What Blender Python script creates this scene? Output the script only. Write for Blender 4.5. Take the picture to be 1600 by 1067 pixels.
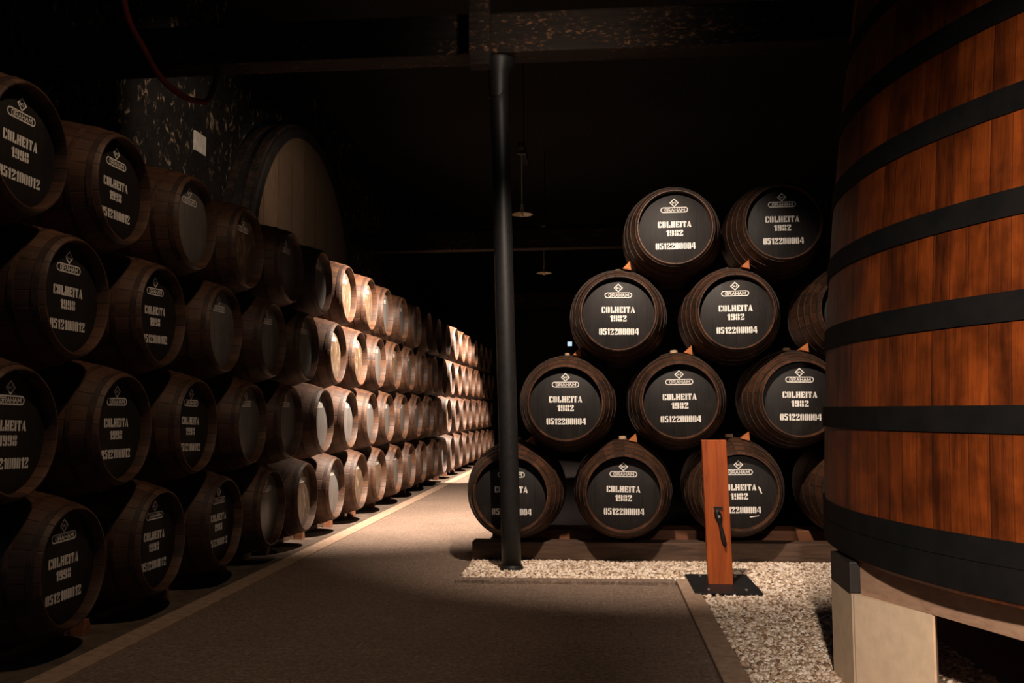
import bpy, bmesh, math, random
import numpy as np
from mathutils import Vector, Matrix

random.seed(7)
rng = np.random.default_rng(7)
PI = math.pi
SC = bpy.context.scene
for o in list(bpy.data.objects):
    bpy.data.objects.remove(o, do_unlink=True)
COL = SC.collection

# ------------------------------------------------------------------ camera
F_PX, YAW, PITCH, ROLL, EYE = 1448.0, 0.0905, 0.0743, 0.0055, 1.4
cd = bpy.data.cameras.new('camera')
cam = bpy.data.objects.new('camera', cd)
COL.objects.link(cam)
cd.sensor_fit = 'HORIZONTAL'
cd.sensor_width = 36.0
cd.lens = F_PX / 1600.0 * 36.0
cd.clip_start = 0.05
cd.clip_end = 200
cam.matrix_world = (Matrix.Translation((0, 0, EYE)) @ Matrix.Rotation(YAW, 4, 'Z')
                    @ Matrix.Rotation(PI / 2 + PITCH, 4, 'X') @ Matrix.Rotation(-ROLL, 4, 'Z'))
SC.camera = cam

# ------------------------------------------------------------------ world, lamps, exposure
SC.view_settings.view_transform = 'Standard'
SC.view_settings.look = 'None'
SC.view_settings.exposure = 0.0
SC.view_settings.gamma = 1.0
SC.view_settings.use_curve_mapping = False
w = bpy.data.worlds.new('dim_night')
SC.world = w
w.use_nodes = True
w.node_tree.nodes['Background'].inputs[0].default_value = (0.2, 0.65, 1.0, 1)
w.node_tree.nodes['Background'].inputs[1].default_value = 0.08

WARM = (1.0, 0.81, 0.65)


def spot(name, loc, target, energy, cone, blend, radius=0.08, color=WARM):
    ld = bpy.data.lights.new(name, 'SPOT')
    ld.energy = energy
    ld.spot_size = math.radians(cone)
    ld.spot_blend = blend
    ld.shadow_soft_size = radius
    ld.color = color
    o = bpy.data.objects.new(name, ld)
    COL.objects.link(o)
    o.location = loc
    o.rotation_euler = (Vector(target) - Vector(loc)).to_track_quat('-Z', 'Y').to_euler()
    return o


def bulb(name, loc, energy, radius, color=WARM):
    ld = bpy.data.lights.new(name, 'POINT')
    ld.energy = energy
    ld.shadow_soft_size = radius
    ld.color = color
    o = bpy.data.objects.new(name, ld)
    COL.objects.link(o)
    o.location = loc
    return o


spot('stack_spotlight', (0.25, 5.3, 4.4), (0.4, 8.35, 1.5), 1150, 66, 0.8)
spot('aisle_spotlight', (-1.4, 10.9, 4.4), (-2.7, 12.5, 0.8), 4500, 98, 1.0)
spot('far_aisle_spotlight', (-1.4, 19.6, 4.4), (-2.8, 21.0, 0.9), 4800, 84, 0.2)
spot('vat_spotlight', (0.3, -0.8, 3.0), (2.1, 3.3, 1.25), 1650, 52, 1.0)
spot('masonry_spotlight', (-2.5, 8.5, 5.3), (-5.1, 11.0, 4.7), 230, 54, 0.9)
spot('tun_fill', (-2.6, 11.6, 5.4), (-4.7, 13.9, 4.6), 120, 60, 0.9)  # added fill without a fixture, brightens the tun head
spot('beam_fill', (-0.3, 6.9, 4.4), (-0.3, 8.0, 4.66), 36, 120, 0.9)  # added fill on the tie beam, stands for spill of the stack lamp
spot('near_aisle_spotlight', (-0.5, 4.2, 6.0), (-2.8, 5.6, 1.5), 230, 84, 1.0, 0.12, (1.0, 0.72, 0.48))


# ------------------------------------------------------------------ helpers
def mesh_obj(name, me, mat=None, parent=None):
    o = bpy.data.objects.new(name, me)
    COL.objects.link(o)
    if mat is not None and not me.materials:
        me.materials.append(mat)
    if parent is not None:
        o.parent = parent
    return o


def from_bm(name, bm, smooth=False):
    me = bpy.data.meshes.new(name)
    bmesh.ops.recalc_face_normals(bm, faces=bm.faces)
    bm.to_mesh(me)
    bm.free()
    if smooth:
        for p in me.polygons:
            p.use_smooth = True
    return me


def empty(name, loc=(0, 0, 0), rot=(0, 0, 0)):
    o = bpy.data.objects.new(name, None)
    COL.objects.link(o)
    o.location = loc
    o.rotation_euler = rot
    o.empty_display_size = 0.1
    return o


def tag(o, label=None, cat=None, group=None, kind=None):
    if label:
        o['label'] = label
    if cat:
        o['category'] = cat
    if group:
        o['group'] = group
    if kind:
        o['kind'] = kind
    return o


def box_bm(lo, hi, bevel=0.0, bm=None):
    bm2 = bmesh.new()
    bmesh.ops.create_cube(bm2, size=1)
    for v in bm2.verts:
        for k in range(3):
            v.co[k] = lo[k] + (v.co[k] + 0.5) * (hi[k] - lo[k])
    if bevel > 0:
        bmesh.ops.bevel(bm2, geom=list(bm2.edges), offset=bevel, segments=2, affect='EDGES', profile=0.6)
    if bm is None:
        return bm2
    tmp = bpy.data.meshes.new('tmp')
    bm2.to_mesh(tmp)
    bm2.free()
    bm.from_mesh(tmp)
    bpy.data.meshes.remove(tmp)
    return bm


def lathe_me(name, profile, seg=48, axis='Y', closed=False, smooth=True, sharp=35):
    """profile: list of (radius, along); radius 0 makes a pole."""
    verts, faces = [], []
    rings = []
    for r, t in profile:
        if r < 1e-6:
            rings.append([len(verts)])
            verts.append((0, t, 0) if axis == 'Y' else (0, 0, t))
        else:
            idx = []
            for k in range(seg):
                a = 2 * PI * k / seg
                idx.append(len(verts))
                if axis == 'Y':
                    verts.append((r * math.sin(a), t, r * math.cos(a)))
                else:
                    verts.append((r * math.cos(a), r * math.sin(a), t))
            rings.append(idx)
    n = len(rings)
    for i in range(n if closed else n - 1):
        A, B = rings[i], rings[(i + 1) % n]
        for k in range(seg):
            k2 = (k + 1) % seg
            if len(A) == 1 and len(B) == 1:
                continue
            if len(A) == 1:
                faces.append((A[0], B[k], B[k2]))
            elif len(B) == 1:
                faces.append((A[k], A[k2], B[0]))
            else:
                faces.append((A[k], A[k2], B[k2], B[k]))
    me = bpy.data.meshes.new(name)
    me.from_pydata(verts, [], faces)
    bm = bmesh.new()
    bm.from_mesh(me)
    bmesh.ops.recalc_face_normals(bm, faces=bm.faces)
    for e in bm.edges:
        if len(e.link_faces) == 2 and e.calc_face_angle(0) > math.radians(sharp):
            e.smooth = False
    bm.to_mesh(me)
    bm.free()
    if smooth:
        for p in me.polygons:
            p.use_smooth = True
    return me


def tube_bm(pts, r, seg=10, bm=None):
    bm = bm or bmesh.new()
    prev = None
    pts = [Vector(p) for p in pts]
    for i, p in enumerate(pts):
        d = (pts[min(i + 1, len(pts) - 1)] - pts[max(i - 1, 0)]).normalized()
        u = d.cross(Vector((0.13, 0.31, 0.94))).normalized()
        v = d.cross(u)
        rr = r[i] if isinstance(r, (list, tuple)) else r
        ring = [bm.verts.new(p + u * rr * math.cos(2 * PI * k / seg) + v * rr * math.sin(2 * PI * k / seg)) for k in range(seg)]
        if prev:
            for k in range(seg):
                bm.faces.new((prev[k], prev[(k + 1) % seg], ring[(k + 1) % seg], ring[k]))
        else:
            bm.faces.new(ring)
        prev = ring
    bm.faces.new(prev)
    return bm


def prism_bm(poly, z0, z1):
    bm = bmesh.new()
    lo = [bm.verts.new((x, y, z0)) for x, y in poly]
    hi = [bm.verts.new((x, y, z1)) for x, y in poly]
    n = len(poly)
    bm.faces.new(lo)
    bm.faces.new(hi)
    for i in range(n):
        bm.faces.new((lo[i], lo[(i + 1) % n], hi[(i + 1) % n], hi[i]))
    return bm


# ------------------------------------------------------------------ materials
class NT:
    def __init__(self, name, rough=0.6, spec=0.5, metal=0.0):
        self.m = bpy.data.materials.new(name)
        self.m.use_nodes = True
        self.t = self.m.node_tree
        self.b = self.t.nodes['Principled BSDF']
        self.b.inputs['Roughness'].default_value = rough
        self.b.inputs['Specular IOR Level'].default_value = spec
        self.b.inputs['Metallic'].default_value = metal

    def n(self, typ, **kw):
        nd = self.t.nodes.new(typ)
        for k, v in kw.items():
            setattr(nd, k, v)
        return nd

    def link(self, a, b):
        self.t.links.new(a, b)

    def val(self, sock, v):
        if hasattr(v, 'is_output'):
            self.link(v, sock)
        else:
            sock.default_value = v

    def math(self, op, a, b=0.0, c=None, clamp=False):
        nd = self.n('ShaderNodeMath', operation=op, use_clamp=clamp)
        self.val(nd.inputs[0], a)
        self.val(nd.inputs[1], b)
        if c is not None:
            self.val(nd.inputs[2], c)
        return nd.outputs[0]

    def obj(self):
        return self.n('ShaderNodeTexCoord').outputs['Object']

    def rnd(self):
        return self.n('ShaderNodeObjectInfo').outputs['Random']

    def sep(self, v):
        s = self.n('ShaderNodeSeparateXYZ')
        self.link(v, s.inputs[0])
        return s.outputs

    def comb(self, x, y, z):
        c = self.n('ShaderNodeCombineXYZ')
        for i, v in enumerate((x, y, z)):
            self.val(c.inputs[i], v)
        return c.outputs[0]

    def mapping(self, v, scale=(1, 1, 1), loc=None):
        m = self.n('ShaderNodeMapping')
        self.link(v, m.inputs[0])
        m.inputs['Scale'].default_value = scale
        if loc is not None:
            self.val(m.inputs['Location'], loc)
        return m.outputs[0]

    def noise(self, v, scale=5.0, detail=4.0, rough=0.55, dist=0.0):
        nd = self.n('ShaderNodeTexNoise')
        self.link(v, nd.inputs['Vector'])
        nd.inputs['Scale'].default_value = scale
        nd.inputs['Detail'].default_value = detail
        nd.inputs['Roughness'].default_value = rough
        nd.inputs['Distortion'].default_value = dist
        return nd.outputs[0]

    def ramp(self, f, stops, interp='LINEAR'):
        r = self.n('ShaderNodeValToRGB')
        self.val(r.inputs[0], f)
        cr = r.color_ramp
        cr.interpolation = interp
        while len(cr.elements) < len(stops):
            cr.elements.new(0.5)
        for e, (p, c) in zip(cr.elements, stops):
            e.position = p
            e.color = (*c, 1) if len(c) == 3 else c
        return r.outputs[0]

    def mix(self, f, a, b, mode='MIX'):
        m = self.n('ShaderNodeMix', data_type='RGBA', blend_type=mode)
        self.val(m.inputs[0], f)
        for s, v in ((m.inputs[6], a), (m.inputs[7], b)):
            if hasattr(v, 'is_output'):
                self.link(v, s)
            else:
                s.default_value = (*v, 1)
        return m.outputs[2]

    def white(self, f):
        nd = self.n('ShaderNodeTexWhiteNoise', noise_dimensions='1D')
        self.val(nd.inputs['W'], f)
        return nd.outputs['Value']

    def color(self, c):
        if hasattr(c, 'is_output'):
            self.link(c, self.b.inputs['Base Color'])
        else:
            self.b.inputs['Base Color'].default_value = (*c, 1)

    def bump(self, h, strength=0.3, dist=0.01):
        bp = self.n('ShaderNodeBump')
        bp.inputs['Strength'].default_value = strength
        bp.inputs['Distance'].default_value = dist
        self.link(h, bp.inputs['Height'])
        self.link(bp.outputs[0], self.b.inputs['Normal'])


def staves(name, dark, light, count, axis, rough=0.5, stain=0.5, spec=0.4, grain=1.0, vary=1.0, seams=0.9, contrast=1.0, uf=5.0):
    """wood laid as staves round an axis: each stave its own tone, dark seams, grain along the stave"""
    k = NT(name, rough, spec)
    P = k.obj()
    x, y, z = k.sep(P)
    R = k.rnd()
    if axis == 'Y':
        th, along = k.math('ARCTAN2', x, z), y
    else:
        th, along = k.math('ARCTAN2', y, x), z
    u = k.math('MULTIPLY_ADD', th, count / (2 * PI), k.math('MULTIPLY', R, 17.0))
    cell = k.math('FLOOR', u)
    fr = k.math('FRACT', u)
    tone = k.white(k.math('MULTIPLY_ADD', R, 91.7, cell))
    gv = k.comb(k.math('MULTIPLY', u, uf), k.math('MULTIPLY', along, 1.3), k.math('MULTIPLY', R, 37.0))
    g1 = k.noise(gv, 1.6 * grain, 6, 0.62, 0.4)
    gv2 = k.comb(k.math('MULTIPLY', u, 22.0), k.math('MULTIPLY', along, 3.0), R)
    g2 = k.noise(gv2, 1.5, 3, 0.5)
    f = k.math('ADD', k.math('MULTIPLY', tone, 0.45 * vary), k.math('MULTIPLY', g1, 0.75 * contrast), clamp=False)
    col = k.mix(k.math('SUBTRACT', f, 0.15 + 0.42 * (contrast - 1), clamp=True), dark, light)
    fine = k.ramp(g2, [(0.3, (0.7, 0.66, 0.62)), (0.62, (1.08, 1.06, 1.04))])
    col = k.mix(0.8, col, fine, 'MULTIPLY')
    st = k.ramp(k.noise(k.mapping(P, (2.2, 2.2, 2.2), k.comb(R, k.math('MULTIPLY', R, 9.0), 0.0)), 1.7, 4, 0.6),
                [(0.38, (0.28, 0.26, 0.25)), (0.6, (1, 1, 1))])
    col = k.mix(stain, col, st, 'MULTIPLY')
    seam = k.math('MINIMUM', fr, k.math('SUBTRACT', 1.0, fr))
    sm = k.ramp(seam, [(0.0, (0.22, 0.2, 0.19)), (0.045, (1, 1, 1))])
    col = k.mix(seams, col, sm, 'MULTIPLY')
    k.color(col)
    k.bump(k.math('ADD', k.math('MULTIPLY', g2, 0.3), k.math('MULTIPLY', k.math('MINIMUM', seam, 0.05), 14.0)), 0.35, 0.008)
    return k.m


def head_paint(name, base, wood, wear, rough=0.45, spec=0.5, mott=4.0, boards=9.5):
    """painted barrel head: boards, fine grain, paint worn away in patches"""
    k = NT(name, rough, spec)
    P = k.obj()
    x, y, z = k.sep(P)
    R = k.rnd()
    u = k.math('MULTIPLY_ADD', x, boards, k.math('MULTIPLY', R, 7.0))
    cell = k.math('FLOOR', u)
    fr = k.math('FRACT', u)
    tone = k.white(k.math('MULTIPLY_ADD', R, 53.1, cell))
    loc = k.comb(k.math('MULTIPLY', R, 31.0), 0.0, k.math('MULTIPLY', R, 11.0))
    g = k.noise(k.mapping(P, (60, 1, 5), loc), 1.2, 4, 0.6)
    m = k.noise(k.mapping(P, (2.2, 1, 1), loc), mott, 5, 0.68, 0.3)
    col = k.mix(k.math('MULTIPLY', tone, 0.5), base, tuple(c * 1.55 for c in base))
    col = k.mix(0.75, col, k.ramp(g, [(0.3, (0.68, 0.68, 0.68)), (0.65, (1.2, 1.2, 1.2))]), 'MULTIPLY')
    wf = k.ramp(m, [(0.5, (0, 0, 0)), (0.72, (1, 1, 1))])
    col = k.mix(k.math('MULTIPLY', wf, wear, clamp=True), col, wood)
    seam = k.math('MINIMUM', fr, k.math('SUBTRACT', 1.0, fr))
    col = k.mix(0.75, col, k.ramp(seam, [(0.0, (0.35, 0.35, 0.35)), (0.04, (1, 1, 1))]), 'MULTIPLY')
    k.color(col)
    rr = k.math('MULTIPLY_ADD', m, 0.25, rough - 0.12)
    k.link(rr, k.b.inputs['Roughness'])
    k.bump(k.math('ADD', k.math('MULTIPLY', g, 0.25), k.math('MULTIPLY', k.math('MINIMUM', seam, 0.04), 10.0)), 0.2, 0.004)
    return k.m


def iron(name, a=(0.012, 0.012, 0.013), b=(0.05, 0.032, 0.022), rough=0.55, metal=0.5, scale=9.0):
    k = NT(name, rough, 0.4, metal)
    m = k.noise(k.obj(), scale, 6, 0.65)
    k.color(k.ramp(m, [(0.42, a), (0.75, b)]))
    k.bump(m, 0.15, 0.004)
    return k.m


def plank(name, dark, light, axis='X', rough=0.55, spec=0.4, scale=1.0, flecks=None):
    k = NT(name, rough, spec)
    P = k.obj()
    R = k.rnd()
    sc = {'X': (1.2, 16, 16), 'Y': (16, 1.2, 16), 'Z': (16, 16, 1.2)}[axis]
    sc = tuple(s * scale for s in sc)
    loc = k.comb(k.math('MULTIPLY', R, 13.0), k.math('MULTIPLY', R, 29.0), R)
    g = k.noise(k.mapping(P, sc, loc), 1.5, 6, 0.62, 0.8)
    col = k.ramp(g, [(0.28, dark), (0.7, light)])
    if flecks:
        fl = k.noise(k.mapping(P, (6, 14, 14)), 2.4, 8, 0.75)
        big = k.ramp(k.noise(k.mapping(P, (1.1, 2.0, 3.0)), 1.6, 3, 0.6), [(0.45, (0, 0, 0)), (0.6, (1, 1, 1))])
        ff = k.mix(1.0, k.ramp(fl, [(0.53, (0, 0, 0)), (0.68, (1, 1, 1))]), big, 'MULTIPLY')
        col = k.mix(ff, col, flecks)
    k.color(col)
    k.bump(g, 0.3, 0.006)
    return k.m


def plain(name, c, rough=0.6, spec=0.4, metal=0.0, var=0.25, scale=12.0):
    k = NT(name, rough, spec, metal)
    m = k.noise(k.obj(), scale, 5, 0.6)
    k.color(k.ramp(m, [(0.3, tuple(v * (1 - var) for v in c)), (0.7, tuple(min(1, v * (1 + var)) for v in c))]))
    return k.m


M = {}
M['wood_dark'] = staves('old_dark_oak', (0.024, 0.009, 0.0045), (0.135, 0.055, 0.025), 26, 'Y', 0.5, 0.55)
M['wood_red'] = staves('reddish_oak', (0.022, 0.0085, 0.0045), (0.165, 0.076, 0.038), 26, 'Y', 0.55, 0.5)
M['head_black'] = head_paint('black_painted_head', (0.0115, 0.0095, 0.009), (0.04, 0.028, 0.022), 0.4, 0.58, 0.28)
M['head_grey'] = head_paint('dusty_grey_head', (0.14, 0.129, 0.122), (0.08, 0.056, 0.038), 0.4, 0.42, 0.5)
M['head_worn'] = head_paint('worn_brown_head', (0.11, 0.07, 0.04), (0.36, 0.29, 0.23), 0.95, 0.45, 0.5, 7.0)
M['hoop'] = iron('hoop_iron', (0.018, 0.013, 0.010), (0.075, 0.042, 0.026), 0.6, 0.2)
M['hoop_vat'] = iron('vat_hoop_iron', (0.006, 0.0065, 0.007), (0.013, 0.011, 0.010), 0.85, 0.0, 5.0)
M['hoop_vat'].node_tree.nodes['Principled BSDF'].inputs['Specular IOR Level'].default_value = 0.12
M['hoop_rusty'] = iron('rusty_hoop_iron', (0.025, 0.010, 0.006), (0.12, 0.052, 0.026), 0.6, 0.1)
M['white'] = plain('stencil_white', (0.80, 0.76, 0.71), 0.6, 0.3, var=0.12, scale=60)
M['bung'] = plain('bung_cork', (0.45, 0.30, 0.18), 0.7)
M['vat'] = staves('varnished_vat_oak', (0.02, 0.004, 0.002), (0.50, 0.105, 0.014), 170, 'Z', 0.5, 0.75, 0.3, 0.9, 0.9, 0.4, 1.45, 1.3)
M['post'] = plank('orange_varnished_wood', (0.21, 0.034, 0.004), (0.42, 0.088, 0.010), 'Z', 0.42, 0.45)
M['wedge'] = plank('raw_wedge_wood', (0.30, 0.075, 0.018), (0.55, 0.19, 0.05), 'Y', 0.6)
M['rail'] = plank('weathered_rail_wood', (0.03, 0.016, 0.010), (0.125, 0.07, 0.042), 'X', 0.7)
M['deck'] = plank('reddish_bearer_wood', (0.10, 0.035, 0.014), (0.28, 0.11, 0.05), 'X', 0.6)
M['beam_pale'] = plank('pale_beam_wood', (0.32, 0.19, 0.125), (0.50, 0.32, 0.22), 'Y', 0.6)
M['tie'] = plank('sooty_tie_beam', (0.008, 0.006, 0.005), (0.022, 0.014, 0.010), 'X', 0.8, 0.2, 0.7, (0.26, 0.12, 0.055))
M['soot'] = plank('sooty_roof_wood', (0.008, 0.0085, 0.009), (0.022, 0.021, 0.02), 'Y', 0.85, 0.2)
M['ground'] = plain('dusty_ground', (0.11, 0.082, 0.064), 0.95, 0.1, var=0.4, scale=7)
M['shade_floor'] = plain('shade_black_floor', (0.006, 0.005, 0.005), 1.0, 0.0)  # shade put into the colour: near-black so lamp spill doesn't show
M['pole'] = plain('black_painted_iron', (0.011, 0.010, 0.010), 0.5, 0.35, 0.0, 0.35, 30)
M['black_steel'] = plain('black_steel', (0.014, 0.014, 0.015), 0.55, 0.4, 0.3)
M['steel'] = plain('bolt_steel', (0.5, 0.46, 0.42), 0.35, 0.5, 0.9)
M['cream'] = plain('cream_render', (0.78, 0.60, 0.43), 0.85, 0.2, var=0.09, scale=14)
M['shade'] = plain('enamel_lamp_shade', (0.42, 0.34, 0.2), 0.35, 0.5)
M['cable_red'] = plain('red_hose', (0.12, 0.010, 0.011), 0.7)
M['paper'] = plain('white_plaque', (0.62, 0.56, 0.48), 0.6)
M['vat_block'] = plain('tarred_block', (0.018, 0.015, 0.013), 0.6)
M['tun_head'] = head_paint('great_tun_head', (0.12, 0.075, 0.045), (0.22, 0.14, 0.08), 0.3, 0.6, 0.3, 2.0, 1.6)
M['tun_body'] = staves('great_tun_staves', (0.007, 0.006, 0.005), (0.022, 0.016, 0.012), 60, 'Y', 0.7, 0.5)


def path_mat():
    k = NT('fine_sett_paving', 0.75, 0.35)
    P = k.obj()
    n1 = k.noise(P, 0.8, 5, 0.6)
    n2 = k.noise(P, 38, 4, 0.65)
    n3 = k.noise(P, 75, 2, 0.5)
    br = k.n('ShaderNodeTexBrick')
    k.link(P, br.inputs['Vector'])
    br.inputs['Scale'].default_value = 9.0
    br.inputs['Mortar Size'].default_value = 0.014
    br.inputs['Color1'].default_value = (0.20, 0.146, 0.115, 1)
    br.inputs['Color2'].default_value = (0.26, 0.193, 0.153, 1)
    br.inputs['Mortar'].default_value = (0.165, 0.115, 0.088, 1)
    col = k.mix(0.75, br.outputs['Color'], k.ramp(n2, [(0.36, (0.42, 0.40, 0.38)), (0.64, (1.4, 1.36, 1.33))]), 'MULTIPLY')
    col = k.mix(0.7, col, k.ramp(n1, [(0.3, (0.78, 0.76, 0.74)), (0.7, (1.12, 1.1, 1.08))]), 'MULTIPLY')
    col = k.mix(k.ramp(n3, [(0.735, (0, 0, 0)), (0.77, (1, 1, 1))]), col, (0.6, 0.55, 0.48))
    k.color(col)
    k.bump(k.math('ADD', n2, k.math('MULTIPLY', br.outputs['Fac'], -0.4)), 0.5, 0.01)
    return k.m


def stone_mat():
    k = NT('flaking_rubble_wall', 0.9, 0.2)
    P = k.obj()
    v = k.n('ShaderNodeTexVoronoi')
    k.link(k.mapping(P, (1, 2.4, 3.2)), v.inputs['Vector'])
    v.inputs['Scale'].default_value = 1.6
    n = k.noise(k.mapping(P, (1, 1, 0.7)), 7.5, 9, 0.74, 0.8)
    col = k.mix(v.outputs['Distance'], (0.008, 0.007, 0.006), (0.022, 0.017, 0.014))
    fl = k.ramp(n, [(0.56, (0, 0, 0)), (0.66, (1, 1, 1))])
    col = k.mix(fl, col, (0.55, 0.38, 0.24))
    k.color(col)
    k.bump(n, 0.9, 0.08)
    return k.m


def gravel_mat():
    k = NT('pale_gravel', 0.8, 0.3)
    g = k.n('ShaderNodeNewGeometry')
    r = g.outputs['Random Per Island']
    col = k.ramp(r, [(0.0, (0.14, 0.08, 0.05)), (0.2, (0.40, 0.27, 0.18)), (0.5, (0.68, 0.54, 0.41)), (0.8, (0.82, 0.71, 0.60)), (1.0, (0.9, 0.82, 0.74))])
    k.color(col)
    return k.m


def bed_mat():
    k = NT('gravel_grit_bed', 0.9, 0.2)
    n = k.noise(k.obj(), 90, 3, 0.6)
    k.color(k.ramp(n, [(0.35, (0.07, 0.045, 0.03)), (0.65, (0.40, 0.29, 0.2))]))
    return k.m


M['path'] = path_mat()
M['stone'] = stone_mat()
M['gravel'] = gravel_mat()
M['bed'] = bed_mat()
M['curb'] = plain('concrete_kerb', (0.36, 0.25, 0.18), 0.85, 0.2, var=0.25, scale=18)


# ------------------------------------------------------------------ the setting
def struct(name, bm, mat):
    o = mesh_obj(name, from_bm(name, bm), mat)
    o['kind'] = 'structure'
    return o


struct('floor', box_bm((-7.6, -3, -0.15), (8, 29.5, 0)), M['path'])
struct('trim_1', box_bm((-2.97, -3, -0.02), (-2.80, 29.4, 0.012)), M['curb'])
struct('trim_6', box_bm((-5.09, -3, -0.02), (-2.975, 29.4, 0.004)), M['ground'])
struct('trim_2', box_bm((0.62, -1, -0.02), (0.76, 7.72, 0.035), 0.008), M['curb'])
struct('trim_3', box_bm((-1.17, 7.60, -0.02), (0.615, 7.72, 0.03), 0.008), M['path'])
struct('wall_back', box_bm((-7.6, 29.5, -0.1), (8, 29.8, 7.2)), M['soot'])
struct('wall_right', box_bm((7.7, -3, 0), (8, 29.5, 7.2)), M['soot'])
TY, TZ, TR = 14.9, 3.25, 2.78           # the great tun's centre and radius


def left_wall():
    bm = bmesh.new()
    Ra = TR + 0.14
    X0, X1 = -5.5, -5.1
    arc = [(TY - Ra * math.cos(a), TZ + Ra * math.sin(a)) for a in np.linspace(0, PI, 41)]
    low = [(-3, 0), (TY - Ra - 1e-4, 0)] + arc + [(TY + Ra + 1e-4, 0), (29.5, 0)]
    ZT = 7.2
    A = [(bm.verts.new((X1, y, z)), bm.verts.new((X1, y, ZT))) for y, z in low]
    B = [(bm.verts.new((X0, y, z)), bm.verts.new((X0, y, ZT))) for y, z in low]
    for i in range(len(low) - 1):
        bm.faces.new((A[i][0], A[i + 1][0], A[i + 1][1], A[i][1]))
        bm.faces.new((B[i][0], B[i][1], B[i + 1][1], B[i + 1][0]))
        bm.faces.new((A[i][0], B[i][0], B[i + 1][0], A[i + 1][0]))
        bm.faces.new((A[i][1], A[i + 1][1], B[i + 1][1], B[i][1]))
    for q in (0, -1):
        bm.faces.new((A[q][0], A[q][1], B[q][1], B[q][0]))
    return bm


struct('wall_left', left_wall(), M['stone'])
struct('ceiling', box_bm((-7.6, -3, 7.2), (8, 29.8, 7.3)), M['soot'])
for i, yb in enumerate((8.0, 18.0, 28.0)):
    b = mesh_obj('tie_beam', from_bm('tie_beam', box_bm((-5.08, yb, 4.58), (7.68, yb + 0.3, 4.95), 0.02)), M['tie'])
    tag(b, ['rough dark timber tie beam resting on the black iron column, nearest the camera',
            'dark timber tie beam crossing the aisle between the two pendant lamps',
            'farthest dark timber tie beam, just before the back wall'][i], 'beam', 'roof tie beams')

# ------------------------------------------------------------------ stencil lettering
oL = [(1.9, 0), (0.7, 0), (0, 0.9), (0, 7.1), (0.7, 8), (1.9, 8)]
oR = [(2.6, 8), (3.8, 8), (4.5, 7.1), (4.5, 0.9), (3.8, 0), (2.6, 0)]


def R_(x0, y0, x1, y1):
    return [(x0, y0), (x1, y0), (x1, y1), (x0, y1)]


GL = {
    'C': (4.4, [oL, [(2.5, 8), (3.7, 8), (4.4, 7.2), (4.4, 5.2), (3.5, 5.2), (2.5, 7.0)], [(2.5, 0), (2.5, 1.0), (3.5, 2.8), (4.4, 2.8), (4.4, 0.8), (3.7, 0)]]),
    'O': (4.5, [oL, oR]),
    '0': (4.5, [oL, oR]),
    'L': (4.6, [R_(0.2, 0, 2.2, 8), [(2.5, 0), (4.6, 0), (4.6, 3.0), (3.9, 3.0), (2.5, 1.1)]]),
    'H': (4.9, [R_(0, 0, 2.0, 8), R_(2.9, 0, 4.9, 8), R_(2.0, 3.3, 2.9, 4.7)]),
    'E': (4.5, [R_(0.1, 0, 2.1, 8), [(2.4, 8), (2.4, 7.0), (3.8, 5.5), (4.5, 5.5), (4.5, 8)], R_(2.4, 3.4, 3.5, 4.7), [(2.4, 0), (4.5, 0), (4.5, 2.5), (3.8, 2.5), (2.4, 1.0)]]),
    'I': (2.2, [R_(0.1, 0, 2.1, 8)]),
    'T': (4.8, [R_(1.4, 0, 3.4, 8), [(0, 8), (0, 5.4), (0.5, 5.4), (1.1, 6.9), (1.1, 8)], [(3.7, 8), (3.7, 6.9), (4.3, 5.4), (4.8, 5.4), (4.8, 8)]]),
    'A': (5.0, [[(0, 0), (0.9, 0), (2.2, 6.2), (2.0, 8)], [(2.4, 8), (3.0, 8), (5.0, 0), (2.9, 0), (2.4, 3.2)], R_(1.2, 1.8, 2.3, 2.8)]),
    '1': (3.2, [R_(1.1, 0, 3.1, 8), [(0, 5.4), (0.8, 5.8), (0.8, 7.4), (0, 6.6)]]),
    '2': (4.5, [[(0, 5.3), (1.3, 5.3), (1.9, 6.2), (1.9, 8), (0.7, 8), (0, 7.2)], [(2.4, 8), (3.8, 8), (4.5, 7.2), (4.5, 5.2), (1.6, 2.4), (1.0, 1.9), (0.6, 2.6), (2.4, 5.0)],
                [(0, 0), (4.5, 0), (4.5, 2.5), (3.8, 2.5), (3.3, 1.6), (0.3, 1.6)]]),
    '4': (5.0, [R_(2.7, 0, 4.5, 8), [(0, 2.0), (2.4, 2.0), (2.4, 3.1), (1.0, 3.1), (2.4, 6.6), (2.4, 8), (2.0, 8), (0, 3.1)], R_(4.65, 2.0, 5.1, 3.1)]),
    '5': (4.4, [R_(0.1, 4.2, 1.8, 8), R_(2.1, 6.5, 4.2, 8), [(2.3, 5.1), (3.7, 5.1), (4.4, 4.3), (4.4, 0.8), (3.7, 0), (2.3, 0)], [(0, 0.8), (0, 2.2), (0.9, 2.6), (1.9, 1.2), (1.9, 0), (0.7, 0)]]),
    '8': (4.5, [[(1.9, 0), (0.7, 0), (0, 0.8), (0, 3.1), (0.5, 3.8), (1.9, 3.8)], [(1.9, 4.3), (0.6, 4.3), (0.1, 5.0), (0.1, 7.2), (0.7, 8), (1.9, 8)],
                [(2.5, 0), (3.8, 0), (4.5, 0.8), (4.5, 3.1), (4.0, 3.8), (2.5, 3.8)], [(2.5, 4.3), (3.9, 4.3), (4.4, 5.0), (4.4, 7.2), (3.8, 8), (2.5, 8)]]),
    '9': (4.5, [[(1.9, 3.2), (0.7, 3.2), (0, 4.0), (0, 7.2), (0.7, 8), (1.9, 8)], oR, [(0, 0.8), (0, 2.3), (0.9, 2.3), (1.9, 1.4), (1.9, 0), (0.7, 0)]]),
}


def add_poly(bm, pts, y):
    bm.faces.new([bm.verts.new((px, y, pz)) for px, pz in pts])


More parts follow.
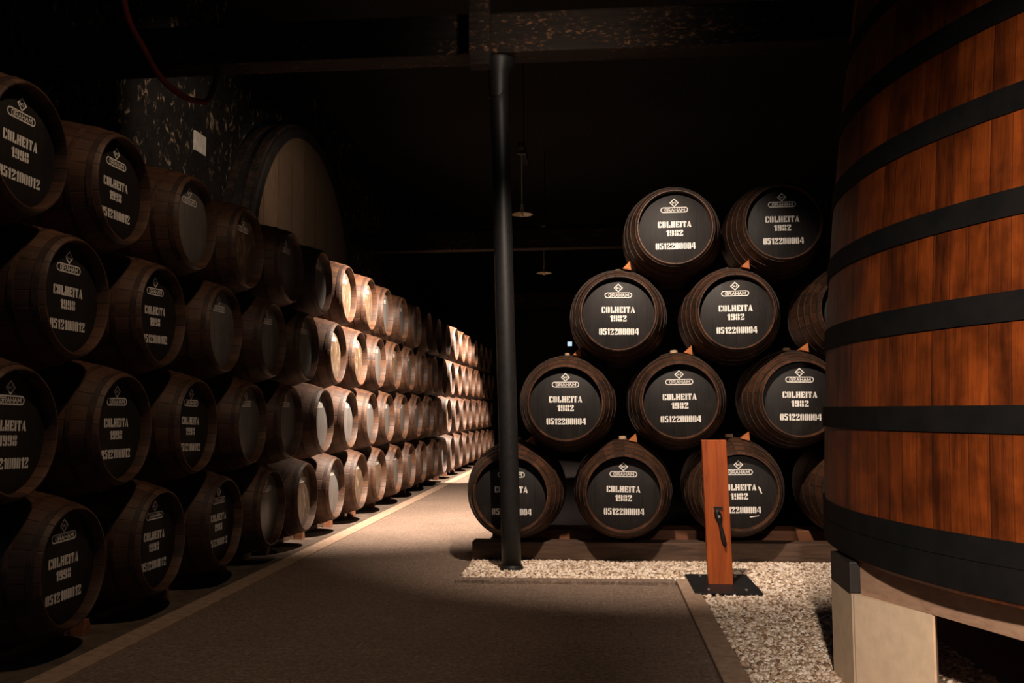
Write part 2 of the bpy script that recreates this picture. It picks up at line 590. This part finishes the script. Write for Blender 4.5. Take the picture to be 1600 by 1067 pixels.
def text_polys(bm, s, cx, cz, width, height, y, gap=0.7):
    tot = sum(GL[c][0] for c in s) + gap * (len(s) - 1)
    sx, sz = width / tot, height / 8.0
    x = -tot / 2
    for c in s:
        for poly in GL[c][1]:
            add_poly(bm, [(cx + (x + px) * sx, cz + (pz - 4) * sz) for px, pz in poly], y)
        x += GL[c][0] + gap


def stroke(bm, pts, wd, y):
    for (x0, z0), (x1, z1) in zip(pts[:-1], pts[1:]):
        d = Vector((x1 - x0, z1 - z0))
        if d.length < 1e-6:
            continue
        d.normalize()
        nx, nz = -d.y * wd / 2, d.x * wd / 2
        ex, ez = d.x * wd * 0.35, d.y * wd * 0.35
        add_poly(bm, [(x0 + nx - ex, z0 + nz - ez), (x0 - nx - ex, z0 - nz - ez), (x1 - nx + ex, z1 - nz + ez), (x1 + nx + ex, z1 + nz + ez)], y)


def ring_poly(bm, outer, inner, y):
    n = len(outer)
    A = [bm.verts.new((px, y, pz)) for px, pz in outer]
    B = [bm.verts.new((px, y, pz)) for px, pz in inner]
    for i in range(n):
        bm.faces.new((A[i], A[(i + 1) % n], B[(i + 1) % n], B[i]))


THIN = {
    'G': (1.0, [[(1, .82), (.75, 1), (.2, 1), (0, .8), (0, .2), (.2, 0), (.8, 0), (1, .2), (1, .5), (.55, .5)]]),
    'R': (1.0, [[(0, 0), (0, 1), (.8, 1), (1, .85), (1, .65), (.8, .5), (0, .5)], [(.45, .5), (1, 0)]]),
    'A': (1.05, [[(0, 0), (.5, 1), (1, 0)], [(.22, .38), (.78, .38)]]),
    'H': (1.0, [[(0, 0), (0, 1)], [(1, 0), (1, 1)], [(0, .5), (1, .5)]]),
    'M': (1.2, [[(0, 0), (0, 1), (.6, .3), (1.2, 1), (1.2, 0)]]),
}


def emblem_me(bold=1.0):
    bm = bmesh.new()
    y = -0.0012
    dz, h = 0.236, 0.040
    for s0, s1 in ((1.0, 0.80),):
        ring_poly(bm, [(h * s0 * a, dz + h * s0 * b) for a, b in ((1.05, 0), (0, 1), (-1.05, 0), (0, -1))],
                  [(h * s1 * a * .9, dz + h * s1 * b * .9) for a, b in ((1.05, 0), (0, 1), (-1.05, 0), (0, -1))], y)
    t = 0.0042 * bold
    stroke(bm, [(-.019, dz + .007), (-.014, dz - .007), (-.009, dz + .003), (-.004, dz - .007), (.001, dz + .007)], t, y)
    stroke(bm, [(.014, dz + .008), (.014, dz - .004), (.010, dz - .008), (.006, dz - .005)], t, y)
    # the capsule with the house name
    pz, hw, hh = 0.170, 0.124, 0.0255
    def cap(o):
        r = hh - o
        pts = []
        for a in np.linspace(-PI / 2, PI / 2, 9):
            pts.append((hw - hh + r * math.cos(a), pz + r * math.sin(a)))
        for a in np.linspace(PI / 2, 3 * PI / 2, 9):
            pts.append((-hw + hh + r * math.cos(a), pz + r * math.sin(a)))
        return pts
    ring_poly(bm, cap(0), cap(0.0062 * bold), y)
    x, lw, lh = -0.086, 0.0225, 0.0255
    for c in 'GRAHAM':
        wd, strokes = THIN[c]
        for st in strokes:
            stroke(bm, [(x + px * lw, pz - lh / 2 + qz * lh) for px, qz in st], 0.0047 * bold, y)
        x += wd * lw + 0.0075
    return from_bm('emblem', bm)


def lettering_me(year, num):
    out = []
    for nm, txt, cx, cz, wd, ht in (('wine_lettering', 'COLHEITA', 0, 0.036, 0.300, 0.057), ('year_lettering', year, 0, -0.043, 0.150, 0.056),
                                    ('number_lettering', num, 0.005, -0.163, 0.358, 0.058)):
        bm = bmesh.new()
        text_polys(bm, txt, cx, cz, wd, ht, -0.0012)
        me = from_bm(nm, bm)
        me.materials.append(M['white'])
        out.append(me)
    return out


ME_EMBLEM = emblem_me(1.25)
ME_EMBLEM.materials.append(M['white'])
ME_LET82 = lettering_me('1982', '0512200004')
ME_LET98 = lettering_me('1998', '0512100012')

# ------------------------------------------------------------------ barrels
BL, BR0, BR1, REC = 1.36, 0.343, 0.466, 0.070


def brad(t):
    s = 2 * t / BL - 1
    return BR1 - (BR1 - BR0) * (0.85 * s * s + 0.15 * s ** 4)


def body_me(mat):
    prof = [(0.0, REC + 0.02), (BR0 - 0.018, REC + 0.02), (BR0 - 0.016, 0.008), (BR0 - 0.012, 0.0), (BR0 - 0.004, 0.0), (brad(0.008), 0.008)]
    for t in np.linspace(0.06, BL - 0.06, 19):
        prof.append((brad(t), float(t)))
    prof += [(brad(BL - 0.008), BL - 0.008), (BR0 - 0.004, BL), (BR0 - 0.022, BL), (BR0 - 0.030, BL - REC), (0.0, BL - REC)]
    me = lathe_me('body', prof, 52, 'Y')
    me.materials.append(mat)
    return me


def hoop_me(t0, t1, mat='hoop'):
    th = 0.004
    prof = [(brad(t0) - 0.004, t0), (brad(t0) + th, t0), (brad((t0 + t1) / 2) + th, (t0 + t1) / 2), (brad(t1) + th, t1), (brad(t1) - 0.004, t1)]
    me = lathe_me('hoop', prof, 52, 'Y', closed=True)
    me.materials.append(M[mat])
    return me


HOOPS = [hoop_me(0.030, 0.062), hoop_me(0.150, 0.178), hoop_me(0.275, 0.303), hoop_me(0.43, 0.462)]
HOOPS_RUSTY = [hoop_me(a, b, 'hoop_rusty') for a, b in ((0.030, 0.062), (0.150, 0.178), (0.34, 0.37))]
HOOPS_BACK = [hoop_me(BL - b, BL - a) for a, b in ((0.030, 0.062), (0.150, 0.178), (0.275, 0.303), (0.43, 0.462))]
ME_BODY = {k: body_me(M[k]) for k in ('wood_dark', 'wood_red')}
ME_HEAD = {}
for k in ('head_black', 'head_grey', 'head_worn'):
    me = lathe_me('head', [(0, 0.012), (BR0 - 0.0165, 0.012), (BR0 - 0.0165, 0.003), (BR0 - 0.022, 0.0), (0, 0.0)], 52, 'Y')
    me.materials.append(M[k])
    ME_HEAD[k] = me
me = lathe_me('bung', [(0, BR1 - 0.01), (0.038, BR1 - 0.01), (0.036, BR1 + 0.022), (0.030, BR1 + 0.028), (0, BR1 + 0.028)], 20, 'Z')
me.materials.append(M['bung'])
ME_BUNG = me


def part(name, me, parent, loc=(0, 0, 0)):
    o = bpy.data.objects.new(name, me)
    COL.objects.link(o)
    o.parent = parent
    o.location = loc
    return o


def barrel(loc, rotz, wood, head, letters, label, group, hoops=3, back=0, bung=True, tilt=0.0, rusty=False):
    root = empty('barrel', loc, (0, tilt, rotz))
    tag(root, label, 'barrel', group)
    part('body', ME_BODY[wood], root)
    hd = part('head', ME_HEAD[head], root, (0, REC, 0))
    part('emblem', ME_EMBLEM, hd)
    if letters is not None:
        for me in letters:
            part(me.name, me, hd)
    for k in range(hoops):
        part('hoop', (HOOPS_RUSTY if rusty else HOOPS)[k], root)
    for k in range(back):
        part('hoop', HOOPS_BACK[3 - k], root)
    if bung:
        part('bung', ME_BUNG, root, (0, BL / 2, 0))
    return root


ORD = ['first', 'second', 'third', 'fourth', 'fifth', 'sixth', 'seventh', 'eighth', 'ninth', 'tenth', 'eleventh', 'twelfth', 'thirteenth', 'fourteenth',
       'fifteenth', 'sixteenth', 'seventeenth', 'eighteenth', 'nineteenth', 'twentieth', 'twenty-first', 'twenty-second']
ROWN = {1: 'bottom', 2: 'lower-middle', 3: 'upper-middle', 4: 'top'}
XF, PL = -3.0, 1.087
ROWZ = {1: 0.517, 2: 1.300, 3: 2.075, 4: 2.830}
ROWY = {1: 5.165, 2: 4.64, 3: 5.14, 4: 4.55}
LETTERED = {4: 2, 3: 2, 2: 3, 1: 3}
WORN = {(4, 3), (4, 6), (4, 7), (3, 5), (3, 6), (1, 4), (1, 6), (1, 7), (3, 8), (2, 13)}
for r in (4, 3, 2, 1):
    i0 = -1 if r == 3 else 0
    for i in range(i0, 21):
        y = ROWY[r] + (0.10 if (r, i) == (4, 0) else 0.0) + PL * i + random.uniform(-.012, .012)
        n = i - i0
        if i < LETTERED[r]:
            hd, let = 'head_black', ME_LET98
            lab = 'barrel with black head lettered COLHEITA 1998, %s from camera in %s row, left wall stack' % (ORD[n], ROWN[r])
        else:
            worn = (r, i) in WORN or (i > 9 and random.random() < 0.25)
            hd, let = ('head_worn' if worn else 'head_grey'), None
            lab = 'barrel with %s head and small emblem, %s from camera in %s row, left stack' % ('worn brown' if worn else 'grey', ORD[n], ROWN[r])
        barrel((XF + random.uniform(-.012, .012), y, ROWZ[r]), PI / 2, 'wood_red', hd, let, lab, 'barrels stacked along the left wall',
               3 if i < 12 else 2, 1 if i < 6 else 0, i < 14, random.uniform(-.03, .03), True)

# right-hand stack
SYAW = math.radians(-1.0)
ST = [
    (1, -0.781, 0.650, 'barrel lettered COLHEITA 1982 in the bottom row, half hidden behind the iron column'),
    (1, 0.228, 0.655, 'barrel lettered COLHEITA 1982 in the bottom row, just right of the iron column'),
    (1, 1.250, 0.672, 'barrel lettered COLHEITA 1982 in the bottom row, behind the orange wooden post'),
    (1, 2.330, 0.675, 'dark barrel in the bottom row, mostly hidden behind the big vat edge'),
    (2, -0.282, 1.462, 'barrel lettered COLHEITA 1982, leftmost in the second row up of right stack'),
    (2, 0.743, 1.478, 'barrel lettered COLHEITA 1982, middle of the second row up of right stack'),
    (2, 1.800, 1.490, 'barrel lettered COLHEITA 1982, second row up, its right edge cut by the vat'),
    (3, 0.205, 2.272, 'barrel lettered COLHEITA 1982, left one in the third row up of right stack'),
    (3, 1.256, 2.272, 'barrel lettered COLHEITA 1982, middle of the third row up, right stack'),
    (3, 2.330, 2.285, 'black-headed barrel in the third row up, mostly hidden by the vat'),
    (4, 0.726, 3.047, 'barrel lettered COLHEITA 1982, left of the two topmost in right stack'),
    (4, 1.690, 3.075, 'barrel lettered COLHEITA 1982, dim right one of the two topmost in right stack'),
]
YS = 8.37
for r, x, z, lab in ST:
    b = barrel((x, YS + 0.012 * (x - 0.2), z), SYAW, 'wood_dark', 'head_black', ME_LET82, lab, 'barrels in the right-hand stack', 4, 4, True, random.uniform(-.015, .015))
    b.name = 'barrel'


def wedge_me(l=0.20, w=0.085, h=0.085):
    bm = bmesh.new()
    pts = [(-w / 2, 0), (w / 2, 0), (w * 0.12, h)]
    a = [bm.verts.new((x, -l / 2, z)) for x, z in pts]
    b = [bm.verts.new((x, l / 2, z * 0.8)) for x, z in pts]
    bm.faces.new(a)
    bm.faces.new(b)
    for i in range(3):
        bm.faces.new((a[i], a[(i + 1) % 3], b[(i + 1) % 3], b[i]))
    bmesh.ops.bevel(bm, geom=list(bm.edges), offset=0.004, segments=1, affect='EDGES')
    me = from_bm('wooden_wedge', bm)
    me.materials.append(M['wedge'])
    return me


ME_WEDGE = wedge_me()
WLAB = {0: 'small wooden wedge on top of the bottom-row barrel behind the iron column',
        1: 'small wooden wedge on top of the bottom-row barrel right of the column',
        2: 'small wooden wedge on top of the bottom-row barrel behind the orange post',
        4: 'small wooden wedge on top of the leftmost barrel in second row up',
        5: 'small wooden wedge on top of the middle barrel in second row up',
        6: 'small wooden wedge on top of the barrel cut off by the vat, second row',
        7: 'orange wooden wedge on top of the left third-row barrel',
        8: 'orange wooden wedge on top of the middle third-row barrel'}
for k, lab in WLAB.items():
    r, x, z, _ = ST[k]
    ph = 0.27 + random.uniform(-.05, .05)
    yy = 0.50 if r < 3 else 0.34
    rr = brad(yy) + 0.003
    o = mesh_obj('wooden_wedge', ME_WEDGE)
    o.location = (x + rr * math.sin(ph) + 0.0, YS + yy, z + rr * math.cos(ph))
    o.rotation_euler = (0, ph, random.uniform(-.2, .2))
    tag(o, lab, 'wedge', 'wedges on the right-hand stack')

# a run of white paint and a scratch on the head behind the post
for o in list(COL.objects):
    if o.get('label') == ST[2][3]:
        hd = [c for c in o.children if c.name.startswith('head')][0]
        bm = bmesh.new()
        add_poly(bm, [(0.165, 0.045), (0.185, 0.03), (0.198, -0.02), (0.19, -0.022), (0.172, 0.015)], -0.0012)
        part('paint_run', from_bm('paint_run', bm), hd).data.materials.append(M['white'])
        bm = bmesh.new()
        add_poly(bm, [(0.08, -0.222), (0.165, -0.212), (0.165, -0.217), (0.09, -0.229)], -0.0012)
        part('paint_scratch', from_bm('paint_scratch', bm), hd).data.materials.append(M['white'])

# timbers under the right stack
o = mesh_obj('timber_rail', from_bm('timber_rail', box_bm((-1.17, 8.66, 0.0), (3.2, 8.88, 0.188), 0.012)), M['rail'])
tag(o, 'heavy weathered timber rail on the gravel under the front of the right barrel stack', 'timber')
o = mesh_obj('timber_bearer', from_bm('timber_bearer', box_bm((-1.05, 9.28, 0.0), (3.2, 9.66, 0.225), 0.01)), M['deck'])
tag(o, 'reddish timber bearer behind the rail, under the rear of the right barrel stack', 'timber')

# runner and chocks under the left stack
o = mesh_obj('timber_runner', from_bm('timber_runner', box_bm((-3.50, 4.2, 0.0), (-3.36, 28.0, 0.052), 0.006)), M['rail'])
tag(o, 'low timber runner on the floor under the bottom row of left barrels', 'timber')
ME_CHOCK = None
for i in range(0, 20):
    if ME_CHOCK is None:
        bm = bmesh.new()
        pts = [(-0.055, 0), (0.05, 0), (0.02, 0.10), (-0.02, 0.10)]
        a = [bm.verts.new((-0.05, y, z)) for y, z in pts]
        b = [bm.verts.new((0.05, y, z)) for y, z in pts]
        bm.faces.new(a)
        bm.faces.new(b)
        for q in range(4):
            bm.faces.new((a[q], a[(q + 1) % 4], b[(q + 1) % 4], b[q]))
        bmesh.ops.bevel(bm, geom=list(bm.edges), offset=0.006, segments=1, affect='EDGES')
        ME_CHOCK = from_bm('chock', bm)
        ME_CHOCK.materials.append(M['deck'])
    o = mesh_obj('chock', ME_CHOCK)
    o.location = (-3.27, ROWY[1] + PL * (i + 0.5), 0)
    tag(o, 'wooden floor chock between %s and %s bottom-row barrels of left stack' % (ORD[i], ORD[i + 1]), 'chock', 'chocks under the left stack')

# ------------------------------------------------------------------ the big vat
VX, VY = 4.088, 4.975


def vr(z):
    t = z - 1.4
    return 2.825 - 0.0415 * t - 0.024 * t * t


vat = empty('oak_vat', (VX, VY, 0.652))
tag(vat, 'huge upright varnished oak vat with black hoops standing on a pale plinth', 'vat')
Z0 = 0.652
prof = [(0, 0.05), (vr(Z0) - 0.07, 0.05), (vr(Z0) - 0.065, 0.0), (vr(Z0) - 0.012, 0.0), (vr(Z0 + .015), 0.015)]
for z in np.linspace(0.75, 4.15, 24):
    prof.append((vr(z), z - Z0))
prof += [(vr(4.2), 4.2 - Z0), (vr(4.2) - 0.07, 4.2 - Z0), (vr(4.2) - 0.075, 4.12 - Z0), (0, 4.12 - Z0)]
me = lathe_me('staves', prof, 160, 'Z')
part_o = mesh_obj('staves', me, M['vat'], vat)
for a, b in ((0.672, 0.797), (0.800, 0.897), (1.302, 1.410), (1.732, 1.848), (2.142, 2.248), (2.558, 2.670), (2.956, 3.066), (3.37, 3.46), (3.80, 3.89)):
    pr = [(vr(a) - 0.006, a - Z0), (vr(a) + 0.010, a - Z0), (vr((a + b) / 2) + 0.010, (a + b) / 2 - Z0), (vr(b) + 0.010, b - Z0), (vr(b) - 0.006, b - Z0)]
    mesh_obj('hoop', lathe_me('hoop', pr, 160, 'Z', closed=True), M['hoop_vat'], vat)

# plinth: block, beam, masonry pillars
A0 = Vector((1.275, 4.745))
dirv = Vector((0.372, -0.928)).normalized()
nrm = Vector((0.928, 0.372)).normalized()
A1 = A0 + dirv * 1.72
poly = [tuple(A0), tuple(A1), tuple(A1 + nrm * 0.2), tuple(A0 + nrm * 0.2)]
o = mesh_obj('plinth_beam', from_bm('plinth_beam', prism_bm(poly, 0.497, 0.65)), M['beam_pale'])
tag(o, 'pale planed wooden beam on the masonry pillar, under the rim of the big vat', 'beam')
o = mesh_obj('support_block', from_bm('support_block', box_bm((1.225, 4.752, 0.497), (1.62, 5.12, 0.65), 0.008)), M['vat_block'])
tag(o, 'black tarred wooden block between the cream pillar and the big vat', 'block')


def pillar(name, pts, lab):
    bm = prism_bm(pts, 0.0, 0.495)
    bmesh.ops.bevel(bm, geom=[e for e in bm.edges if abs(e.verts[0].co.z - e.verts[1].co.z) > .3], offset=0.012, segments=2, affect='EDGES')
    o = mesh_obj(name, from_bm(name, bm), M['cream'])
    tag(o, lab, 'pillar')


p1 = A0 + dirv * 0.50
pillar('masonry_pillar', [(1.225, 5.13), (1.232, 4.74), tuple(p1), tuple(p1 + Vector((0.34, 0.94)) * 0.45), (1.60, 5.25)], 'cream rendered masonry pillar carrying the beam and block under the vat')
p2 = A0 + dirv * 1.35
p3 = A0 + dirv * 1.80
pillar('masonry_pillar', [tuple(p2), tuple(p3), tuple(p3 + nrm * 0.42), tuple(p2 + nrm * 0.42)], 'cream masonry pillar under the end of the pale beam nearest the camera')

# ------------------------------------------------------------------ orange post with iron latch
post = empty('wooden_post', (0.945, 7.47, 0.03))
tag(post, 'upright orange varnished wooden post bolted to a black steel base plate on the gravel', 'post')
bm = box_bm((-0.095, -0.035, 0.012), (0.095, 0.035, 1.13), 0.004)
sh = bm
for v in sh.verts:
    v.co.x -= 0.030 * (v.co.z / 1.13)
mesh_obj('board', from_bm('board', sh), M['post'], post)
bp = mesh_obj('base_plate', from_bm('base_plate', box_bm((-0.235, -0.36, 0.0), (0.265, 0.43, 0.012), 0.002)), M['black_steel'], post)
for bx, by in ((-0.12, -0.26), (0.16, -0.26), (-0.12, 0.33), (0.16, 0.33)):
    me = lathe_me('bolt', [(0, 0.012), (0.014, 0.012), (0.014, 0.02), (0.009, 0.024), (0, 0.024)], 12, 'Z')
    b = mesh_obj('bolt', me, M['steel'], bp)
    b.location = (bx, by, 0)
# the iron: a small hook bracket and a long tapering hanging handle
fx, fy = 0.0, -0.036
bm = bmesh.new()
box_bm((-0.045, fy - 0.012, 0.596), (0.025, fy, 0.612), 0.002, bm)
tube_bm([(-0.012, fy - 0.006, 0.604), (-0.014, fy - 0.03, 0.595), (-0.012, fy - 0.036, 0.575)], 0.007, 8, bm)
mesh_obj('bracket', from_bm('bracket', bm), M['black_steel'], post)
bm = bmesh.new()
sec = [(0.59, -0.022, 0.010), (0.565, -0.016, 0.026), (0.53, -0.008, 0.030), (0.495, 0.0, 0.020), (0.47, 0.004, 0.014), (0.42, 0.014, 0.017), (0.36, 0.026, 0.020), (0.325, 0.034, 0.018), (0.31, 0.036, 0.010)]
prev = None
for z, cx, hw in sec:
    ring = [bm.verts.new((cx - hw, fy - 0.004, z)), bm.verts.new((cx - hw * .5, fy - 0.026, z)), bm.verts.new((cx + hw * .5, fy - 0.026, z)), bm.verts.new((cx + hw, fy - 0.004, z))]
    if prev:
        for k in range(4):
            bm.faces.new((prev[k], prev[(k + 1) % 4], ring[(k + 1) % 4], ring[k]))
    else:
        bm.faces.new(ring)
    prev = ring
bm.faces.new(prev)
hdl = mesh_obj('handle', from_bm('handle', bm, True), M['black_steel'], post)
hm = lathe_me('rivet', [(0, -0.028), (0.008, -0.0275), (0.011, -0.024), (0.011, 0.0)], 12, 'Y')
rv = mesh_obj('rivet', hm, M['steel'], hdl)
rv.location = (-0.006, fy - 0.002, 0.535)

# ------------------------------------------------------------------ iron column
col = empty('iron_column', (-0.755, 8.17, 0.0))
tag(col, 'slim black iron column rising from the gravel in front of the barrels', 'column')
top = Vector((-0.095, 0, 4.55))
bm = bmesh.new()
tube_bm([top * t for t in np.linspace(0.004, 1, 12)], 0.085, 28, bm)
s = mesh_obj('shaft', from_bm('shaft', bm, True), M['pole'], col)
for p in s.data.polygons:
    p.use_smooth = len(p.vertices) == 4
me = lathe_me('base_collar', [(0, 0), (0.105, 0), (0.105, 0.03), (0.09, 0.06), (0, 0.06)], 28, 'Z')
mesh_obj('base_collar', me, M['pole'], col)
me = lathe_me('capital', [(0, -0.35), (0.086, -0.35), (0.10, -0.12), (0.15, -0.03), (0.15, 0.0), (0, 0.0)], 28, 'Z')
c = mesh_obj('capital', me, M['pole'], col)
c.location = (top.x, 0, 4.575)
o = mesh_obj('timber_post', from_bm('timber_post', box_bm((-1.08, 7.84, 4.42), (-0.90, 7.995, 5.6), 0.01)), M['tie'])
tag(o, 'short dark timber upright against the tie beam above the iron column', 'post')

# ------------------------------------------------------------------ pendant lamps, hose, plaque, far light
def pendant(loc, lab):
    root = empty('pendant_lamp', loc)
    tag(root, lab, 'lamp', 'pendant lamps over the aisle')
    sh_ = mesh_obj('shade', lathe_me('shade', [(0.028, 0.075), (0.045, 0.05), (0.10, 0.025), (0.165, 0.0), (0.162, -0.004), (0.095, 0.018), (0.03, 0.04), (0.0, 0.045)], 32, 'Z'), M['shade'], root)
    mesh_obj('lamp_holder', lathe_me('lamp_holder', [(0, 0.16), (0.02, 0.155), (0.03, 0.075), (0, 0.074)], 20, 'Z'), M['shade'], root)
    bm = tube_bm([(0, 0, 0.15), (0, 0, 0.5), (0, 0, 0.95)], 0.008, 8)
    mesh_obj('cord', from_bm('cord', bm), M['shade'], root)
    mesh_obj('ceiling_rose', lathe_me('ceiling_rose', [(0, 0.99), (0.06, 0.98), (0.07, 0.94), (0, 0.94)], 20, 'Z'), M['black_steel'], root)
    mesh_obj('bulb', lathe_me('bulb', [(0, 0.035), (0.02, 0.02), (0.03, -0.01), (0.02, -0.035), (0, -0.042)], 16, 'Z'), M['paper'], root)


pendant((-1.104, 14.0, 4.40), 'unlit disc-shaded pendant lamp hanging in the dark, nearer of the two')
pendant((-1.104, 20.0, 4.38), 'unlit disc-shaded pendant lamp, farther and fainter of the two')
for yy in (14.0, 20.0):
    o = mesh_obj('lamp_batten', from_bm('lamp_batten', box_bm((-1.15, yy - 0.3, 5.37), (-1.05, yy + 0.75, 5.45))), M['soot'])
    tag(o, 'dark batten holding the %s pendant lamp' % ('nearer' if yy < 15 else 'farther'), 'batten')
    bm = tube_bm([(-1.1, yy + 0.4, 5.44), (-1.1, yy + 0.4, 7.19)], 0.01, 8)
    mesh_obj('hanger', from_bm('hanger', bm), M['soot'], o)


def wallpt(y47, z47, X):
    k = X / -4.7
    return (X, y47 * k, 1.4 + (z47 - 1.4) * k)


ctrl = [wallpt(*p, -3.42) for p in ((8.45, 6.6), (8.687, 5.511), (9.1, 5.22), (9.42, 5.07), (9.72, 5.022), (10.05, 5.03), (10.384, 5.09), (10.75, 5.24))]
ctrl.append((-3.46, 8.12, 4.57))
pts = []
for i in range(len(ctrl) - 1):
    p0, p1_, p2_, p3_ = (Vector(ctrl[max(i - 1, 0)]), Vector(ctrl[i]), Vector(ctrl[i + 1]), Vector(ctrl[min(i + 2, len(ctrl) - 1)]))
    for t in np.linspace(0, 1, 6, endpoint=False):
        pts.append(0.5 * ((2 * p1_) + (p2_ - p0) * t + (2 * p0 - 5 * p1_ + 4 * p2_ - p3_) * t * t + (3 * p1_ - p0 - 3 * p2_ + p3_) * t ** 3))
pts.append(Vector(ctrl[-1]))
bm = tube_bm(pts, 0.025, 12)
o = mesh_obj('hose', from_bm('hose', bm, True), M['cable_red'])
tag(o, 'dull red hose hanging in a loop from the dark roof above the left barrels', 'hose')
a = wallpt(10.36, 4.70, -5.09)
b = wallpt(10.67, 4.53, -5.09)
o = mesh_obj('wall_plaque', from_bm('wall_plaque', box_bm((-5.10, a[1], b[2] - 0.04), (-5.075, b[1], a[2] + 0.03), 0.004)), M['paper'])
tag(o, 'small white plaque on the rough stone wall above the left barrels', 'sign')

k = NT('cold_lit_pane', 0.4)
k.b.inputs['Emission Color'].default_value = (0.62, 0.85, 1.0, 1)
k.b.inputs['Emission Strength'].default_value = 0.9
fl = empty('indicator_light', (-0.827, 29.49, 3.50))
tag(fl, 'tiny square bluish-white light glowing far back in the dark', 'light')
mesh_obj('housing', from_bm('housing', box_bm((-0.10, -0.06, -0.10), (0.10, 0.0, 0.10), 0.01)), M['black_steel'], fl)
mesh_obj('lens', from_bm('lens', box_bm((-0.07, -0.075, -0.07), (0.07, -0.06, 0.07), 0.005)), k.m, fl)

# the great tun in its arched niche
tun = empty('great_tun', (-4.68, TY, TZ), (0, 0, PI / 2))
tag(tun, 'giant round wooden tun lying in a wall niche behind the left barrels', 'tun')
prof = [(0, 0.10), (TR - 0.16, 0.10), (TR - 0.15, 0.0), (TR - 0.03, 0.0), (TR, 0.03), (TR + 0.04, 0.6), (TR + 0.05, 1.1), (TR, 1.9), (0, 1.9)]
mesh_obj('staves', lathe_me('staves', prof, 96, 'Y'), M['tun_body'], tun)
me = lathe_me('head', [(0, 0.035), (TR - 0.155, 0.035), (TR - 0.155, 0.0), (0, 0.0)], 96, 'Y')
mesh_obj('head', me, M['tun_head'], tun).location = (0, 0.06, 0)
for t0 in (0.06, 0.34):
    pr = [(TR, t0), (TR + 0.055, t0), (TR + 0.06, t0 + 0.12), (TR, t0 + 0.12)]
    mesh_obj('hoop', lathe_me('hoop', pr, 96, 'Y', closed=True), M['hoop'], tun)
for dy in (-1.2, 1.2):
    zt = TZ - math.sqrt((TR + .06) ** 2 - (abs(dy) - .25) ** 2) - .03
    o = mesh_obj('tun_cradle', from_bm('tun_cradle', box_bm((-6.3, TY + dy - 0.25, 0), (-5.0, TY + dy + 0.25, zt + 0.02))), M['soot'])
    tag(o, 'dark timber cradle under the %s side of the giant tun' % ('near' if dy < 0 else 'far'), 'cradle')

# ------------------------------------------------------------------ gravel
struct('trim_4', prism_bm([(-1.17, 7.725), (0.765, 7.725), (0.765, -1), (7.7, -1), (7.7, 9.3), (-1.17, 9.3)], -0.02, 0.012), M['bed'])
struct('trim_5', prism_bm([(-1.17, 9.305), (7.7, 9.305), (7.7, 29.4), (-1.17, 29.4)], -0.02, 0.014), M['shade_floor'])  # dark sheet laid as painted shade on the floor behind the stack


def gravel():
    n = 34000
    P = []
    while len(P) < n:
        m = n * 3
        x = rng.uniform(-1.15, 3.2, m)
        y = rng.uniform(3.4, 8.65, m)
        ok = ((y > 7.735) | (x > 0.775)) & ~((x > 2.0) & (y < 7.6))
        ok &= ~((np.abs(x - 0.96) < 0.26) & (np.abs(y - 7.5) < 0.40))
        ok &= ~((x > 1.22) & (y < 5.15) & (y > 4.745 - (x - 1.275) * 2.5) & (x < 1.75))
        ok &= ((x + 0.755) ** 2 + (y - 8.17) ** 2) > 0.108 ** 2
        P += list(zip(x[ok], y[ok]))
    P = np.array(P[:n])
    # low stones: a squashed octahedron subdivided once, jittered
    base = np.array([(1, 0, 0), (-1, 0, 0), (0, 1, 0), (0, -1, 0), (0, 0, 1), (.6, .6, .55), (-.6, .6, .55), (.6, -.6, .55), (-.6, -.6, .55)], float)
    tris = np.array([(0, 5, 7), (5, 0, 2), (2, 6, 5), (6, 2, 1), (1, 8, 6), (8, 1, 3), (3, 7, 8), (7, 3, 0), (4, 5, 6), (4, 6, 8), (4, 8, 7), (4, 7, 5)])
    nb = len(base)
    ang = rng.uniform(0, 2 * PI, n)
    s = rng.uniform(0.011, 0.023, n)
    V = base[None] * (1 + rng.uniform(-.25, .25, (n, nb, 3)))
    V *= np.stack([s, s * rng.uniform(.6, 1, n), s * rng.uniform(.55, .95, n)], 1)[:, None, :]
    c, sn = np.cos(ang)[:, None], np.sin(ang)[:, None]
    X = V[..., 0] * c - V[..., 1] * sn
    Y = V[..., 0] * sn + V[..., 1] * c
    tl = rng.uniform(-.35, .35, (n, 2))
    Z = V[..., 2] + X * tl[:, :1] + Y * tl[:, 1:]
    X += P[:, :1]
    Y += P[:, 1:]
    Z += rng.uniform(0.008, 0.02, n)[:, None]
    co = np.stack([X, Y, Z], -1).reshape(-1, 3)
    fi = (tris[None] + (np.arange(n) * nb)[:, None, None]).reshape(-1, 3)
    me = bpy.data.meshes.new('gravel')
    me.vertices.add(len(co))
    me.vertices.foreach_set('co', co.ravel())
    me.loops.add(fi.size)
    me.loops.foreach_set('vertex_index', fi.ravel().astype(np.int32))
    me.polygons.add(len(fi))
    me.polygons.foreach_set('loop_start', (np.arange(len(fi)) * 3).astype(np.int32))
    me.update(calc_edges=True)
    me.validate()
    return me


o = mesh_obj('gravel', gravel(), M['gravel'])
tag(o, 'pale loose gravel around the post, in front of the barrels and beside the vat', 'gravel', kind='stuff')
